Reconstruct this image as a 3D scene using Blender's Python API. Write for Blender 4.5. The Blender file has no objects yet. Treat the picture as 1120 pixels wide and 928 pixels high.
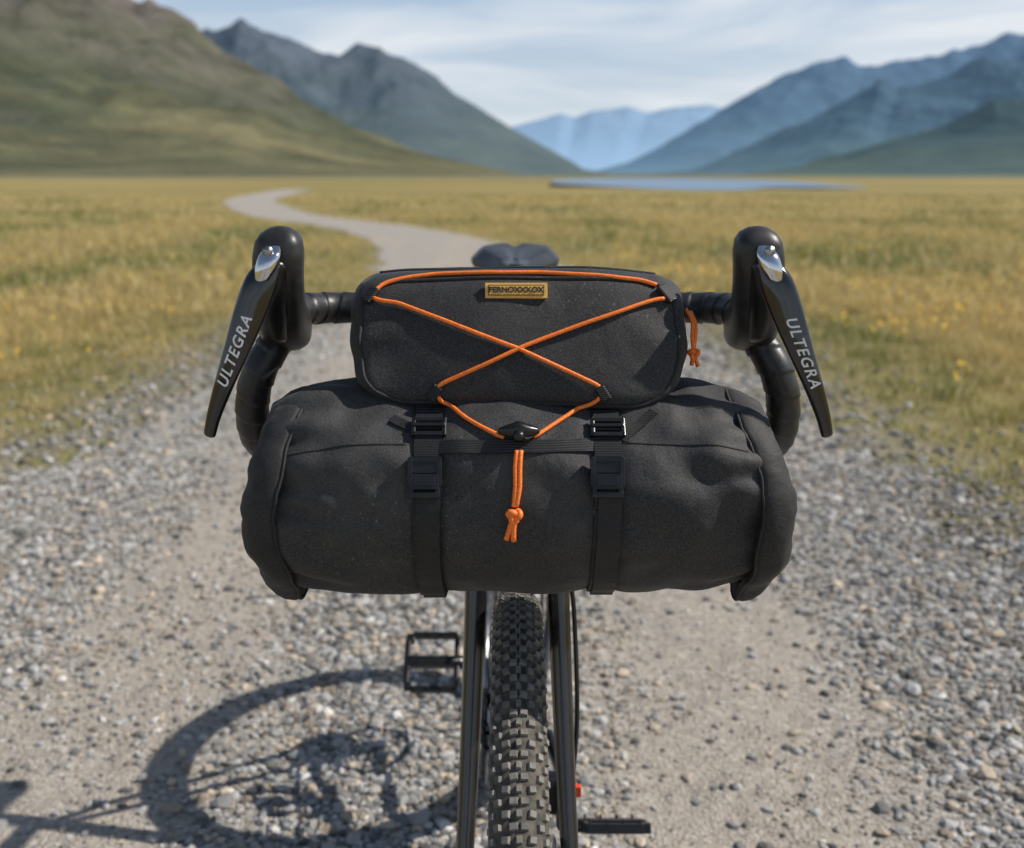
import bpy, math, random
import numpy as np
from mathutils import Vector, Matrix, noise
from mathutils.bvhtree import BVHTree
random.seed(7); rng=np.random.default_rng(11)
scene=bpy.context.scene
V=Vector
# ---------------------------------------------------------------- materials
def nodes_of(m):
    m.use_nodes=True
    nt=m.node_tree
    return nt, nt.nodes, nt.links, nt.nodes['Principled BSDF']
def ramp(nt,fac,stops):
    r=nt.nodes.new('ShaderNodeValToRGB')
    els=r.color_ramp.elements
    while len(els)<len(stops): els.new(0.5)
    for e,(p,c) in zip(els,stops):
        e.position=p; e.color=(*c,1) if len(c)==3 else c
    nt.links.new(fac,r.inputs[0]); return r.outputs[0]
def noise_n(nt,vec,scale,detail=4,rough=0.55,dist=0):
    n=nt.nodes.new('ShaderNodeTexNoise'); n.inputs['Scale'].default_value=scale
    n.inputs['Detail'].default_value=detail; n.inputs['Roughness'].default_value=rough
    n.inputs['Distortion'].default_value=dist
    nt.links.new(vec,n.inputs['Vector']); return n.outputs['Fac']
def mixc(nt,fac,a,b,mode='MIX'):
    m=nt.nodes.new('ShaderNodeMix'); m.data_type='RGBA'; m.blend_type=mode
    for s,v in ((m.inputs[0],fac),(m.inputs[6],a),(m.inputs[7],b)):
        if hasattr(v,'is_linked') or hasattr(v,'links'): nt.links.new(v,s)
        else: s.default_value=v if not isinstance(v,tuple) else ((*v,1) if len(v)==3 else v)
    return m.outputs[2]
def math_n(nt,op,a,b=None,clamp=False):
    m=nt.nodes.new('ShaderNodeMath'); m.operation=op; m.use_clamp=clamp
    for i,v in enumerate((a,b)):
        if v is None: continue
        if hasattr(v,'links'): nt.links.new(v,m.inputs[i])
        else: m.inputs[i].default_value=v
    return m.outputs[0]
def bump(nt,h,strength,dist,prev=None):
    b=nt.nodes.new('ShaderNodeBump'); b.inputs['Strength'].default_value=strength
    b.inputs['Distance'].default_value=dist
    nt.links.new(h,b.inputs['Height'])
    if prev is not None: nt.links.new(prev,b.inputs['Normal'])
    return b.outputs[0]
def simple(name,c1,c2=None,rough=.5,metal=0,scale=60,bscale=None,bstr=.2,bdist=.0005,coat=0,spec=.5):
    m=bpy.data.materials.new(name); nt,N,L,P=nodes_of(m)
    tc=N.new('ShaderNodeTexCoord').outputs['Object']
    if c2 is None: c2=tuple(x*.7 for x in c1)
    f=noise_n(nt,tc,scale,5,.6)
    L.new(ramp(nt,f,[(.35,c2),(.65,c1)]),P.inputs['Base Color'])
    P.inputs['Roughness'].default_value=rough; P.inputs['Metallic'].default_value=metal
    P.inputs['Coat Weight'].default_value=coat
    P.inputs['Specular IOR Level'].default_value=spec
    r=math_n(nt,'MULTIPLY_ADD',f,.15); 
    r.node.inputs[2].default_value=rough-.07; L.new(r,P.inputs['Roughness'])
    if bscale:
        L.new(bump(nt,noise_n(nt,tc,bscale,3,.6),bstr,bdist),P.inputs['Normal'])
    return m
def fabric(name,dark,light,dust=.35,fold=.5):
    m=bpy.data.materials.new(name); nt,N,L,P=nodes_of(m)
    tc=N.new('ShaderNodeTexCoord').outputs['Object']
    fine=noise_n(nt,tc,800,2,.7)
    base=ramp(nt,fine,[(.36,dark),(.68,light)])
    big=noise_n(nt,tc,9,8,.74,.2)
    base=mixc(nt,math_n(nt,'MULTIPLY',ramp(nt,big,[(.46,(0,0,0)),(.72,(1,1,1))]),dust),base,(.105,.101,.095))
    spk=noise_n(nt,tc,420,1,.5)
    area=ramp(nt,noise_n(nt,tc,7,3,.6),[(.45,(0,0,0)),(.65,(1,1,1))])
    spm=math_n(nt,'MULTIPLY',ramp(nt,spk,[(.68,(0,0,0)),(.74,(1,1,1))]),area)
    base=mixc(nt,math_n(nt,'MULTIPLY',spm,.6),base,(.22,.205,.18))
    L.new(base,P.inputs['Base Color'])
    P.inputs['Roughness'].default_value=.68
    P.inputs['Sheen Weight'].default_value=.05; P.inputs['Sheen Roughness'].default_value=.4
    P.inputs['Specular IOR Level'].default_value=.35
    b1=bump(nt,noise_n(nt,tc,650,2,.6),.45,.0007)
    b2=bump(nt,noise_n(nt,tc,20,4,.5,.5),fold,.008,b1)
    L.new(b2,P.inputs['Normal'])
    return m
M_fab=fabric('roll_fabric',(.013,.013,.0138),(.056,.056,.058),.35,.42)
M_fab2=fabric('pouch_fabric',(.013,.013,.0138),(.052,.052,.054),.12,.25)
M_trim=fabric('trim_fabric',(.010,.010,.011),(.032,.032,.033),.15)
M_web=bpy.data.materials.new('webbing'); nt,N,L,P=nodes_of(M_web)
tc=N.new('ShaderNodeTexCoord').outputs['Object']
L.new(ramp(nt,noise_n(nt,tc,300,3),[(.35,(.005,.005,.005)),(.7,(.014,.014,.015))]),P.inputs['Base Color'])
w=N.new('ShaderNodeTexWave'); w.inputs['Scale'].default_value=180; w.bands_direction='Z'; L.new(tc,w.inputs[0])
L.new(bump(nt,w.outputs['Fac'],.5,.0006),P.inputs['Normal']); P.inputs['Roughness'].default_value=.55
M_plastic=simple('buckle_plastic',(.012,.012,.013),(.008,.008,.008),.30,scale=80,bscale=300,bstr=.1)
M_orange=bpy.data.materials.new('orange_cord'); nt,N,L,P=nodes_of(M_orange)
tc=N.new('ShaderNodeTexCoord').outputs['Object']
L.new(ramp(nt,noise_n(nt,tc,700,2),[(.35,(.85,.14,.012)),(.65,(1.0,.28,.04))]),P.inputs['Base Color'])
L.new(bump(nt,noise_n(nt,tc,900,1),.6,.0005),P.inputs['Normal']); P.inputs['Roughness'].default_value=.5
M_tape=simple('bar_tape',(.028,.028,.029),(.012,.012,.012),.42,scale=150,bscale=500,bstr=.3,bdist=.0004)
M_hood=simple('hood_rubber',(.026,.026,.027),(.016,.016,.016),.42,scale=90,bscale=600,bstr=.25,bdist=.0003)
M_gloss=simple('gloss_black',(.010,.010,.011),(.007,.007,.008),.15,scale=30,coat=.6)
M_frame=simple('frame_paint',(.016,.016,.017),(.009,.009,.010),.22,scale=40,coat=.5,bscale=300,bstr=.05)
M_chrome=simple('chrome',(.75,.75,.77),(.6,.6,.62),.14,1.0,scale=40)
M_steel=simple('steel',(.45,.45,.46),(.3,.3,.3),.35,1.0,scale=60)
M_tire=simple('tire_rubber',(.24,.225,.20),(.11,.106,.10),.8,scale=70,bscale=500,bstr=.3)
M_casing=simple('tire_casing',(.13,.112,.088),(.032,.030,.027),.85,scale=90,bscale=500,bstr=.3)
M_white=simple('white_print',(.8,.8,.8),(.7,.7,.7),.4,scale=100)
M_tan=simple('label_tan',(.85,.50,.12),(.70,.40,.10),.6,scale=300,bscale=700,bstr=.3)
M_dark=simple('label_dark',(.03,.025,.02),(.02,.018,.015),.6)
M_red=simple('red_mark',(.8,.07,.02),(.7,.05,.02),.4)
M_saddle=simple('saddle_cover',(.020,.021,.023),(.013,.013,.015),.35,scale=50)
# ---------------------------------------------------------------- mesh helpers
def link(ob,parent=None):
    scene.collection.objects.link(ob)
    if parent: ob.parent=parent
    return ob
def mk(name,verts,faces,mat,parent=None,smooth=True):
    me=bpy.data.meshes.new(name); me.from_pydata([tuple(v) for v in verts],[],faces); me.validate(); me.update()
    import bmesh
    bm=bmesh.new(); bm.from_mesh(me); bmesh.ops.recalc_face_normals(bm,faces=bm.faces); bm.to_mesh(me); bm.free()
    if smooth: me.polygons.foreach_set('use_smooth',[True]*len(me.polygons))
    me.materials.append(mat)
    return link(bpy.data.objects.new(name,me),parent)
def fast_mesh(name,verts,faces,mat,cols=None,parent=None,smooth=False):
    me=bpy.data.meshes.new(name); nv=len(verts); nf,k=faces.shape
    me.vertices.add(nv); me.vertices.foreach_set('co',verts.astype(np.float32).ravel())
    me.loops.add(nf*k); me.loops.foreach_set('vertex_index',faces.astype(np.int32).ravel())
    me.polygons.add(nf); me.polygons.foreach_set('loop_start',np.arange(0,nf*k,k,dtype=np.int32))
    me.polygons.foreach_set('use_smooth',np.full(nf,smooth,dtype=bool))
    me.update(calc_edges=True)
    if cols is not None:
        a=me.color_attributes.new('Col','FLOAT_COLOR','POINT')
        c=np.ones((nv,4),np.float32); c[:,:3]=cols; a.data.foreach_set('color',c.ravel())
    me.materials.append(mat)
    return link(bpy.data.objects.new(name,me),parent)
def empty(name,loc=(0,0,0)):
    e=bpy.data.objects.new(name,None); e.location=loc; e.empty_display_size=.1; return link(e)
def catmull(pts,n=8):
    pts=[V(p) for p in pts]; P=[pts[0]*2-pts[1]]+pts+[pts[-1]*2-pts[-2]]; out=[]
    for i in range(1,len(P)-2):
        a,b,c,d=P[i-1:i+3]
        for j in range(n):
            t=j/n; out.append(.5*((2*b)+(c-a)*t+(2*a-5*b+4*c-d)*t*t+(-a+3*b-3*c+d)*t**3))
    out.append(pts[-1]); return out
def interp(vals,n):
    x=np.linspace(0,len(vals)-1,n); return np.interp(x,range(len(vals)),vals)
def sweep_data(path,rad,segs=12,closed=False,rf=None,base=0):
    path=[V(p) for p in path]; n=len(path)
    if not hasattr(rad,'__len__'): rad=[rad]*n
    elif len(rad)!=n: rad=interp(rad,n)
    T=[]
    for i in range(n):
        a=path[(i-1)%n] if closed else path[max(i-1,0)]; b=path[(i+1)%n] if closed else path[min(i+1,n-1)]
        T.append((b-a).normalized())
    up=V((0,0,1)) if abs(T[0].z)<.9 else V((1,0,0))
    nrm=(up-T[0]*up.dot(T[0])).normalized(); vs=[];fs=[];s=0
    for i in range(n):
        if i: 
            nrm=(nrm-T[i]*nrm.dot(T[i])).normalized(); s+=(path[i]-path[i-1]).length
        bi=T[i].cross(nrm)
        for j in range(segs):
            a=2*math.pi*j/segs; r=rad[i]*(rf(s,a) if rf else 1)
            vs.append(path[i]+(nrm*math.cos(a)+bi*math.sin(a))*r)
    m=n if closed else n-1
    for i in range(m):
        for j in range(segs):
            i2=(i+1)%n; j2=(j+1)%segs
            fs.append((base+i*segs+j,base+i*segs+j2,base+i2*segs+j2,base+i2*segs+j))
    if not closed:
        fs.append(tuple(base+j for j in range(segs))); fs.append(tuple(base+(n-1)*segs+j for j in range(segs)))
    return vs,fs
def tube(name,path,rad,mat,parent,segs=12,closed=False,rf=None):
    v,f=sweep_data(path,rad,segs,closed,rf); return mk(name,v,f,mat,parent)
def tubes(name,lst,mat,parent,segs=8):
    vs=[];fs=[]
    for path,rad in lst:
        v,f=sweep_data(path,rad,segs,base=len(vs)); vs+=v; fs+=f
    return mk(name,vs,fs,mat,parent)
def loft(name,secs,mat,parent,segs=24,ex=2.4,sub=6):
    n=len(secs); cs=catmull([s[0] for s in secs],sub); m=len(cs)
    def iv(k):
        arr=np.array([list(s[k]) for s in secs]); return [V([np.interp(t,range(n),arr[:,q]) for q in range(3)]).normalized() for t in np.linspace(0,n-1,m)]
    S=iv(1);U=iv(3)
    from_c=lambda k:[c.x for c in catmull([(s[k],0,0) for s in secs],sub)]
    W=from_c(2);H=from_c(4); vs=[];fs=[]
    for i in range(m):
        for j in range(segs):
            a=2*math.pi*j/segs; c,s=math.cos(a),math.sin(a)
            vs.append(cs[i]+S[i]*W[i]*math.copysign(abs(c)**(2/ex),c)+U[i]*H[i]*math.copysign(abs(s)**(2/ex),s))
    for i in range(m-1):
        for j in range(segs):
            j2=(j+1)%segs; fs.append((i*segs+j,i*segs+j2,(i+1)*segs+j2,(i+1)*segs+j))
    for e,o in ((0,-1),(m-1,1)):
        d=(cs[e]-cs[e-o]).normalized(); prev=e*segs
        for k,(sc,ad) in enumerate(((.8,.35),(.45,.6),(.12,.7))):
            b=len(vs)
            for j in range(segs): 
                p=vs[e*segs+j]; vs.append(cs[e]+(p-cs[e])*sc+d*ad*min(W[e],H[e]))
            for j in range(segs):
                j2=(j+1)%segs; fs.append((prev+j,prev+j2,b+j2,b+j))
            prev=b
        fs.append(tuple(prev+j for j in range(segs)))
    return mk(name,vs,fs,mat,parent)
BOX=[(-1,-1,-1),(1,-1,-1),(1,1,-1),(-1,1,-1),(-1,-1,1),(1,-1,1),(1,1,1),(-1,1,1)]
BF=[(0,3,2,1),(4,5,6,7),(0,1,5,4),(1,2,6,5),(2,3,7,6),(3,0,4,7)]
def boxes(name,lst,mat,parent,mx=None,bev=.0008):
    vs=[];fs=[]
    for c,h in lst:
        b=len(vs)
        for q in BOX: vs.append(V((c[0]+q[0]*h[0],c[1]+q[1]*h[1],c[2]+q[2]*h[2])))
        fs+=[tuple(b+i for i in f) for f in BF]
    if mx: vs=[mx@v for v in vs]
    ob=mk(name,vs,fs,mat,parent,smooth=False)
    if bev:
        md=ob.modifiers.new('b','BEVEL'); md.width=bev; md.segments=2
    return ob
def bvh_of(ob):
    me=ob.data; return BVHTree.FromPolygons([v.co[:] for v in me.vertices],[p.vertices[:] for p in me.polygons])
# ---------------------------------------------------------------- camera
H=1.08
cam=bpy.data.cameras.new('camera'); co=link(bpy.data.objects.new('camera',cam)); scene.camera=co
co.location=(0,0,H); co.rotation_euler=(math.radians(90-13.4),0,0)
cam.sensor_width=36; cam.sensor_fit='HORIZONTAL'; cam.lens=36.96; cam.clip_end=60000; cam.clip_start=.05
cam.dof.use_dof=True; cam.dof.focus_distance=.93; cam.dof.aperture_fstop=5.3
# ---------------------------------------------------------------- light
sd=V((1.06,.10,1.04)).normalized()
sun=bpy.data.lights.new('sun','SUN'); so=link(bpy.data.objects.new('sun',sun)); sun.energy=5.0; sun.angle=math.radians(.5); sun.color=(1,.94,.85)
so.rotation_euler=(-sd).to_track_quat('-Z','Y').to_euler(); so.location=(5,3,6)
wd=bpy.data.worlds.new('World'); scene.world=wd; wd.use_nodes=True; nt=wd.node_tree; N=nt.nodes; L=nt.links
bg=N['Background']; sky=N.new('ShaderNodeTexSky'); sky.sky_type='NISHITA'; sky.sun_disc=False
sky.sun_elevation=math.asin(sd.z); sky.sun_rotation=math.atan2(sd.x,sd.y); sky.air_density=1.0; sky.dust_density=.6; sky.ozone_density=1.5
tc=N.new('ShaderNodeTexCoord'); mp=N.new('ShaderNodeMapping'); mp.inputs['Scale'].default_value=(1.3,1.3,6.5); mp.inputs['Rotation'].default_value=(0,.10,.3)
L.new(tc.outputs['Generated'],mp.inputs[0])
f1=noise_n(nt,mp.outputs[0],3.0,8,.55,.7)
cl=ramp(nt,f1,[(.40,(0,0,0)),(.68,(1,1,1))])
spw=N.new('ShaderNodeSeparateXYZ'); L.new(tc.outputs['Generated'],spw.inputs[0])
lowm=ramp(nt,spw.outputs[2],[(0,(1,1,1)),(.20,(1,1,1)),(.40,(.08,.08,.08))])
# pale summer haze over the Nishita sky, then thin cloud streaks
haze=ramp(nt,spw.outputs[2],[(0,(.80,.84,.88)),(.05,(.66,.755,.86)),(.16,(.47,.62,.80))])
hz=N.new('ShaderNodeVectorMath'); hz.operation='SCALE'; hz.inputs['Scale'].default_value=12.0; L.new(haze,hz.inputs[0])
base=mixc(nt,math_n(nt,'MULTIPLY',lowm,.85),sky.outputs[0],hz.outputs[0])
cf=math_n(nt,'MULTIPLY',math_n(nt,'MULTIPLY',cl,.85),lowm)
L.new(mixc(nt,cf,base,(10.6,11.0,11.5)),bg.inputs[0]); bg.inputs[1].default_value=.078
scene.view_settings.view_transform='Standard'; scene.view_settings.look='None'; scene.view_settings.exposure=0
# ---------------------------------------------------------------- ground
def axis_coords():
    a=[0]; s=.5
    while a[-1]<9000: a.append(a[-1]+s); s*=1.12
    return np.array([-x for x in a[:0:-1]]+a)
ax=axis_coords(); gx,gy=np.meshgrid(ax,ax); n=len(ax)
dist=np.hypot(gx,gy); gz=np.zeros_like(gx)
for i in range(n):
    for j in range(n):
        if dist[i,j]>55:
            amp=min(.5,(dist[i,j]-55)*.006); gz[i,j]=-amp*abs(noise.noise(V((gx[i,j]*.012,gy[i,j]*.012,0)))*1.6)
idx=np.arange(n*n).reshape(n,n)
gf=np.stack([idx[:-1,:-1],idx[:-1,1:],idx[1:,1:],idx[1:,:-1]],-1).reshape(-1,4)
MG=bpy.data.materials.new('meadow'); nt,N,L,P=nodes_of(MG)
geo=N.new('ShaderNodeNewGeometry').outputs['Position']
sep=N.new('ShaderNodeSeparateXYZ'); L.new(geo,sep.inputs[0])
g=ramp(nt,noise_n(nt,geo,.35,6,.6),[(.3,(.12,.12,.045)),(.44,(.29,.23,.09)),(.6,(.42,.315,.125)),(.78,(.44,.34,.16))])
mpf=N.new('ShaderNodeMapping'); mpf.inputs['Scale'].default_value=(.010,.035,.02); L.new(geo,mpf.inputs[0])
g2=ramp(nt,noise_n(nt,mpf.outputs[0],1,6,.6),[(.40,(.09,.105,.04)),(.48,(.28,.225,.085)),(.64,(.43,.32,.12))])
g=mixc(nt,.7,g,g2)
g=mixc(nt,.30,g,ramp(nt,noise_n(nt,geo,9,4,.7),[(.3,(.06,.06,.02)),(.7,(.50,.40,.18))]))
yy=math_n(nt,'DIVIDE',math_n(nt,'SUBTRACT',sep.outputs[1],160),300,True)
g=mixc(nt,math_n(nt,'MULTIPLY',yy,.9),g,(.12,.145,.115))  # far ground turns bluish-green: distance haze painted into its colour
axx=math_n(nt,'ABSOLUTE',math_n(nt,'ADD',sep.outputs[0],.2))
vn=math_n(nt,'MULTIPLY',noise_n(nt,geo,1.6,5,.65),1.6)
edge=math_n(nt,'ADD',math_n(nt,'SUBTRACT',2.25,axx),math_n(nt,'SUBTRACT',vn,.8))
edge=math_n(nt,'MULTIPLY',edge,1.3,True)
ycut=math_n(nt,'MULTIPLY',math_n(nt,'SUBTRACT',9,sep.outputs[1]),.3,True)
vm=math_n(nt,'MULTIPLY',edge,ycut)
gr=ramp(nt,noise_n(nt,geo,45,4,.7),[(.3,(.12,.115,.10)),(.7,(.38,.35,.30))])
moss=ramp(nt,noise_n(nt,geo,3.2,6,.7),[(.48,(0,0,0)),(.56,(1,1,1))])
gr=mixc(nt,math_n(nt,'MULTIPLY',moss,.8),gr,(.22,.20,.055))
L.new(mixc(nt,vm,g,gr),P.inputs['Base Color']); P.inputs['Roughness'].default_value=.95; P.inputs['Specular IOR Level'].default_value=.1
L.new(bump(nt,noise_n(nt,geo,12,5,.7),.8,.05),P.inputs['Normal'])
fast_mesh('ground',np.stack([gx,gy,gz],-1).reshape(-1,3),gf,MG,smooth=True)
# road
TL,TR=-.80,.42
MR=bpy.data.materials.new('gravel_road_surface'); nt,N,L,P=nodes_of(MR)
geo=N.new('ShaderNodeNewGeometry').outputs['Position']
def voro(scale,feat='F1'):
    v=N.new('ShaderNodeTexVoronoi'); v.inputs['Scale'].default_value=scale; v.feature=feat; L.new(geo,v.inputs['Vector']); return v
va=voro(110)
sepc=N.new('ShaderNodeSeparateColor'); L.new(va.outputs['Color'],sepc.inputs[0])
ca=ramp(nt,sepc.outputs[0],[(0,(.14,.135,.13)),(.45,(.31,.295,.27)),(.8,(.44,.415,.38)),(1,(.58,.56,.52))])
dust=ramp(nt,noise_n(nt,geo,55,6,.75),[(.3,(.31,.26,.21)),(.7,(.50,.445,.375))])
sx=N.new('ShaderNodeSeparateXYZ'); L.new(geo,sx.inputs[0])
mt=N.new('ShaderNodeMapping'); mt.inputs['Scale'].default_value=(2.0,.45,1); L.new(geo,mt.inputs[0])
def trk_node(c): 
    a=math_n(nt,'ABSOLUTE',math_n(nt,'SUBTRACT',sx.outputs[0],c)); return math_n(nt,'SUBTRACT',1.45,math_n(nt,'MULTIPLY',a,3.3),True)
tr=math_n(nt,'MAXIMUM',trk_node(TL),trk_node(TR))
far=math_n(nt,'MULTIPLY',math_n(nt,'SUBTRACT',sx.outputs[1],5),.12,True)
tr=math_n(nt,'MAXIMUM',tr,math_n(nt,'MULTIPLY',far,.5))
tf=math_n(nt,'ADD',math_n(nt,'MULTIPLY',tr,.75),math_n(nt,'SUBTRACT',math_n(nt,'MULTIPLY',noise_n(nt,mt.outputs[0],1.5,6,.65),1.4),.6),True)
L.new(mixc(nt,math_n(nt,'MULTIPLY',tf,.8),ca,dust),P.inputs['Base Color'])
P.inputs['Roughness'].default_value=.95; P.inputs['Specular IOR Level'].default_value=.15
b1=bump(nt,va.outputs['Distance'],.6,.006); b1.node.invert=True
b2=bump(nt,noise_n(nt,geo,130,4,.75),.7,.006,b1)
b3=bump(nt,noise_n(nt,geo,6,6,.65),.7,.04,b2)
L.new(b3,P.inputs['Normal'])
rp=catmull([(-.22,-8,0),(-.22,-2,0),(-.22,3,0),(-.1,7,0),(-.40,12,0),(-1.35,17.5,0),(-3.1,22.5,0),(-5.9,28,0),(-8.8,37,0),(-11.5,48,0),(-15,75,0)],60)
hwf=lambda y: float(np.interp(y,[-8,4,7,12,18,24,40,75],[1.6,1.5,1.3,1.15,.95,.85,1.0,1.2]))
vs=[];fs=[];K=12
for i,p in enumerate(rp):
    a=rp[max(i-1,0)]; b=rp[min(i+1,len(rp)-1)]; t=(b-a).normalized(); s=V((t.y,-t.x,0)); hw=hwf(p.y)
    for k in range(K+1):
        u=k/K*2-1
        jit=0.25*noise.noise(V((i*.16,u*3,5)))+.14*noise.noise(V((i*.9,u*3,9))) if abs(u)==1 else 0
        q=p+s*(u*(hw+jit)); vs.append((q.x,q.y,.006))
for i in range(len(rp)-1):
    for k in range(K): a=i*(K+1)+k; fs.append((a,a+1,a+K+2,a+K+1))
mk('gravel_road',vs,fs,MR)
# lake
ML=bpy.data.materials.new('lake_water'); nt,N,L,P=nodes_of(ML)
geo=N.new('ShaderNodeNewGeometry').outputs['Position']
L.new(ramp(nt,noise_n(nt,geo,.05,3),[(.3,(.13,.21,.31)),(.7,(.17,.26,.37))]),P.inputs['Base Color']); P.inputs['Roughness'].default_value=.35; P.inputs['Specular IOR Level'].default_value=.22
L.new(bump(nt,noise_n(nt,geo,2.5,3),.3,.05),P.inputs['Normal'])
vs=[(23,160,.012)];
for i in range(120):
    a=i/120*2*math.pi; rr=1+.14*noise.noise(V((math.cos(a)*2,math.sin(a)*2,0)))
    vs.append((23+17*rr*math.cos(a)+ (6*math.sin(a)),160+84*rr*math.sin(a),.012))
mk('lake',vs,[(0,1+i,1+(i+1)%120) for i in range(120)],ML)
# ---------------------------------------------------------------- mountains
def mtn_mat(name,low,mid,high,sc,h0,h1,con=.55,bs=.6,air=(0,0,0)):  # distant ranges get aerial haze painted into bluish rock colours
    m=bpy.data.materials.new(name); nt,N,L,P=nodes_of(m)
    geo=N.new('ShaderNodeNewGeometry').outputs['Position']; sp=N.new('ShaderNodeSeparateXYZ'); L.new(geo,sp.inputs[0])
    hz=math_n(nt,'DIVIDE',math_n(nt,'SUBTRACT',sp.outputs[2],h0),h1-h0)
    nn=noise_n(nt,geo,sc,7,.62,.3)
    ff=math_n(nt,'ADD',hz,math_n(nt,'MULTIPLY',math_n(nt,'SUBTRACT',nn,.5),1.5),True)
    c=ramp(nt,ff,[(.05,low),(.45,mid),(.85,high)])
    mm=N.new('ShaderNodeMapping'); mm.inputs['Rotation'].default_value=(0,.5,.4); mm.inputs['Scale'].default_value=(1,.5,2.6); L.new(geo,mm.inputs[0])
    n2=noise_n(nt,mm.outputs[0],sc*2.2,8,.68,.5)
    c=mixc(nt,con,c,ramp(nt,n2,[(.38,(.40,.42,.40)),(.60,(1,1,1))]),'MULTIPLY')
    L.new(c,P.inputs['Base Color']); P.inputs['Roughness'].default_value=1; P.inputs['Specular IOR Level'].default_value=0
    L.new(bump(nt,noise_n(nt,geo,sc*6,7,.65),bs,.10/sc),P.inputs['Normal'])
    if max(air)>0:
        # valley haze painted as a glow on the slopes: stronger near the valley floor
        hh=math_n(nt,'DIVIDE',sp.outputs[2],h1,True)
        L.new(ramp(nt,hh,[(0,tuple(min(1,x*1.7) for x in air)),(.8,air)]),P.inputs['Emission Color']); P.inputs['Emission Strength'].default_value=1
    return m
def mountain(name,D,base,ridge,mat,rough=.35,seed=0,nu=300,nv=90,gull=3.0,fine=.05):
    px=[r[0] for r in ridge]; pz=[r[1] for r in ridge]
    xs=np.linspace(px[0],px[-1],nu); vs=[];fs=[]
    for q in xs:
        rx=(q-560)*.000826; rz=max(0,float(np.interp(q,px,pz)))
        hr=rz*.00081*D
        for k in range(nv):
            v=k/(nv-1)*1.5
            y=base+(D-base)*v
            s=v if v<1 else max(0,1-(v-1)*2.2)
            prof=(.35*s+.65*s*s) if v<1 else s
            x=rx*D*(.55+.45*min(v,1.2))
            nz=noise.ridged_multi_fractal(V((x/D*gull*3+seed,y/D*gull*1.6,seed*1.7)),1.0,2.1,5,1.0,2.0)
            n2=noise.fractal(V((x/D*22,y/D*22,seed)),1,2,5)
            f=1+rough*(nz-1.0)*min(1,(1-abs(v-.85))+.15)*(0.30+1.0*(1-min(v,1)))+fine*n2
            z=hr*prof*f-.0006*D
            vs.append((x,y,z))
    for i in range(nu-1):
        for k in range(nv-1): a=i*nv+k; fs.append((a,a+1,a+nv+1,a+nv))
    return fast_mesh(name,np.array(vs),np.array(fs),mat,smooth=True)
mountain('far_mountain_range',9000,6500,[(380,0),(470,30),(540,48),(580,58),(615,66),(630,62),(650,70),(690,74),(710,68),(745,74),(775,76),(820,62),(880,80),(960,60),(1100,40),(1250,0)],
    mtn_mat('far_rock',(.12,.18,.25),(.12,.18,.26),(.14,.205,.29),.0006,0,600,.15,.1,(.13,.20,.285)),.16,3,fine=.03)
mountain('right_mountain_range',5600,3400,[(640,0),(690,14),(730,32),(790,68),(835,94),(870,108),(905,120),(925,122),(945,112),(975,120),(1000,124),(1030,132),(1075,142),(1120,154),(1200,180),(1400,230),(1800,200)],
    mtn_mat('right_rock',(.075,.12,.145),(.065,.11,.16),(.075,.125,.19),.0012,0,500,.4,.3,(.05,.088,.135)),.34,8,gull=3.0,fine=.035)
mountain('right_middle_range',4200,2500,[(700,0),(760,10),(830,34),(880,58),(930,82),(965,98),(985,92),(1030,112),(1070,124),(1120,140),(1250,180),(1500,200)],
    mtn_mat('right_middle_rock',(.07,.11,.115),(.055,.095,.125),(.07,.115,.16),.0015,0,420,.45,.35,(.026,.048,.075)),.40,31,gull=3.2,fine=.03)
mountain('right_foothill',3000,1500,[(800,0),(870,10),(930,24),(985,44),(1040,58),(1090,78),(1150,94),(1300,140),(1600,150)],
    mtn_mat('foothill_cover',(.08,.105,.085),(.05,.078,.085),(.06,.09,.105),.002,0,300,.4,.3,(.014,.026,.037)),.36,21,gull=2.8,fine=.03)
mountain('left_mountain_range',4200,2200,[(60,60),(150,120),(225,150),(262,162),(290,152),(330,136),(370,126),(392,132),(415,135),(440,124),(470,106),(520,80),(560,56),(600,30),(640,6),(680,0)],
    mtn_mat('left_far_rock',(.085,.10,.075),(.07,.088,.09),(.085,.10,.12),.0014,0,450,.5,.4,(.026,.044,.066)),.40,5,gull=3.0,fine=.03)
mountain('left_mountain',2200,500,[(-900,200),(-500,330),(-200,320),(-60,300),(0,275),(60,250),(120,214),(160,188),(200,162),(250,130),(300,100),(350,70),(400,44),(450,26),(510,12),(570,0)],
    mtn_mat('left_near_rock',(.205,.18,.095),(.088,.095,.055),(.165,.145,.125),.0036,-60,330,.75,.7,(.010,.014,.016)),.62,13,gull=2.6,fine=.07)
# ---------------------------------------------------------------- stones
MS=bpy.data.materials.new('stone'); nt,N,L,P=nodes_of(MS)
at=N.new('ShaderNodeAttribute'); at.attribute_name='Col'
geo=N.new('ShaderNodeNewGeometry').outputs['Position']
L.new(mixc(nt,.6,at.outputs['Color'],ramp(nt,noise_n(nt,geo,260,3,.7),[(.3,(.55,.55,.55)),(.7,(1,1,1))]),'MULTIPLY'),P.inputs['Base Color'])
P.inputs['Roughness'].default_value=.85; L.new(bump(nt,noise_n(nt,geo,300,3,.7),.5,.002),P.inputs['Normal'])
ph=(1+5**.5)/2
IV=np.array([(-1,ph,0),(1,ph,0),(-1,-ph,0),(1,-ph,0),(0,-1,ph),(0,1,ph),(0,-1,-ph),(0,1,-ph),(ph,0,-1),(ph,0,1),(-ph,0,-1),(-ph,0,1)])/math.sqrt(1+ph*ph)
IF=np.array([(0,11,5),(0,5,1),(0,1,7),(0,7,10),(0,10,11),(1,5,9),(5,11,4),(11,10,2),(10,7,6),(7,1,8),(3,9,4),(3,4,2),(3,2,6),(3,6,8),(3,8,9),(4,9,5),(2,4,11),(6,2,10),(8,6,7),(9,8,1)])
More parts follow.
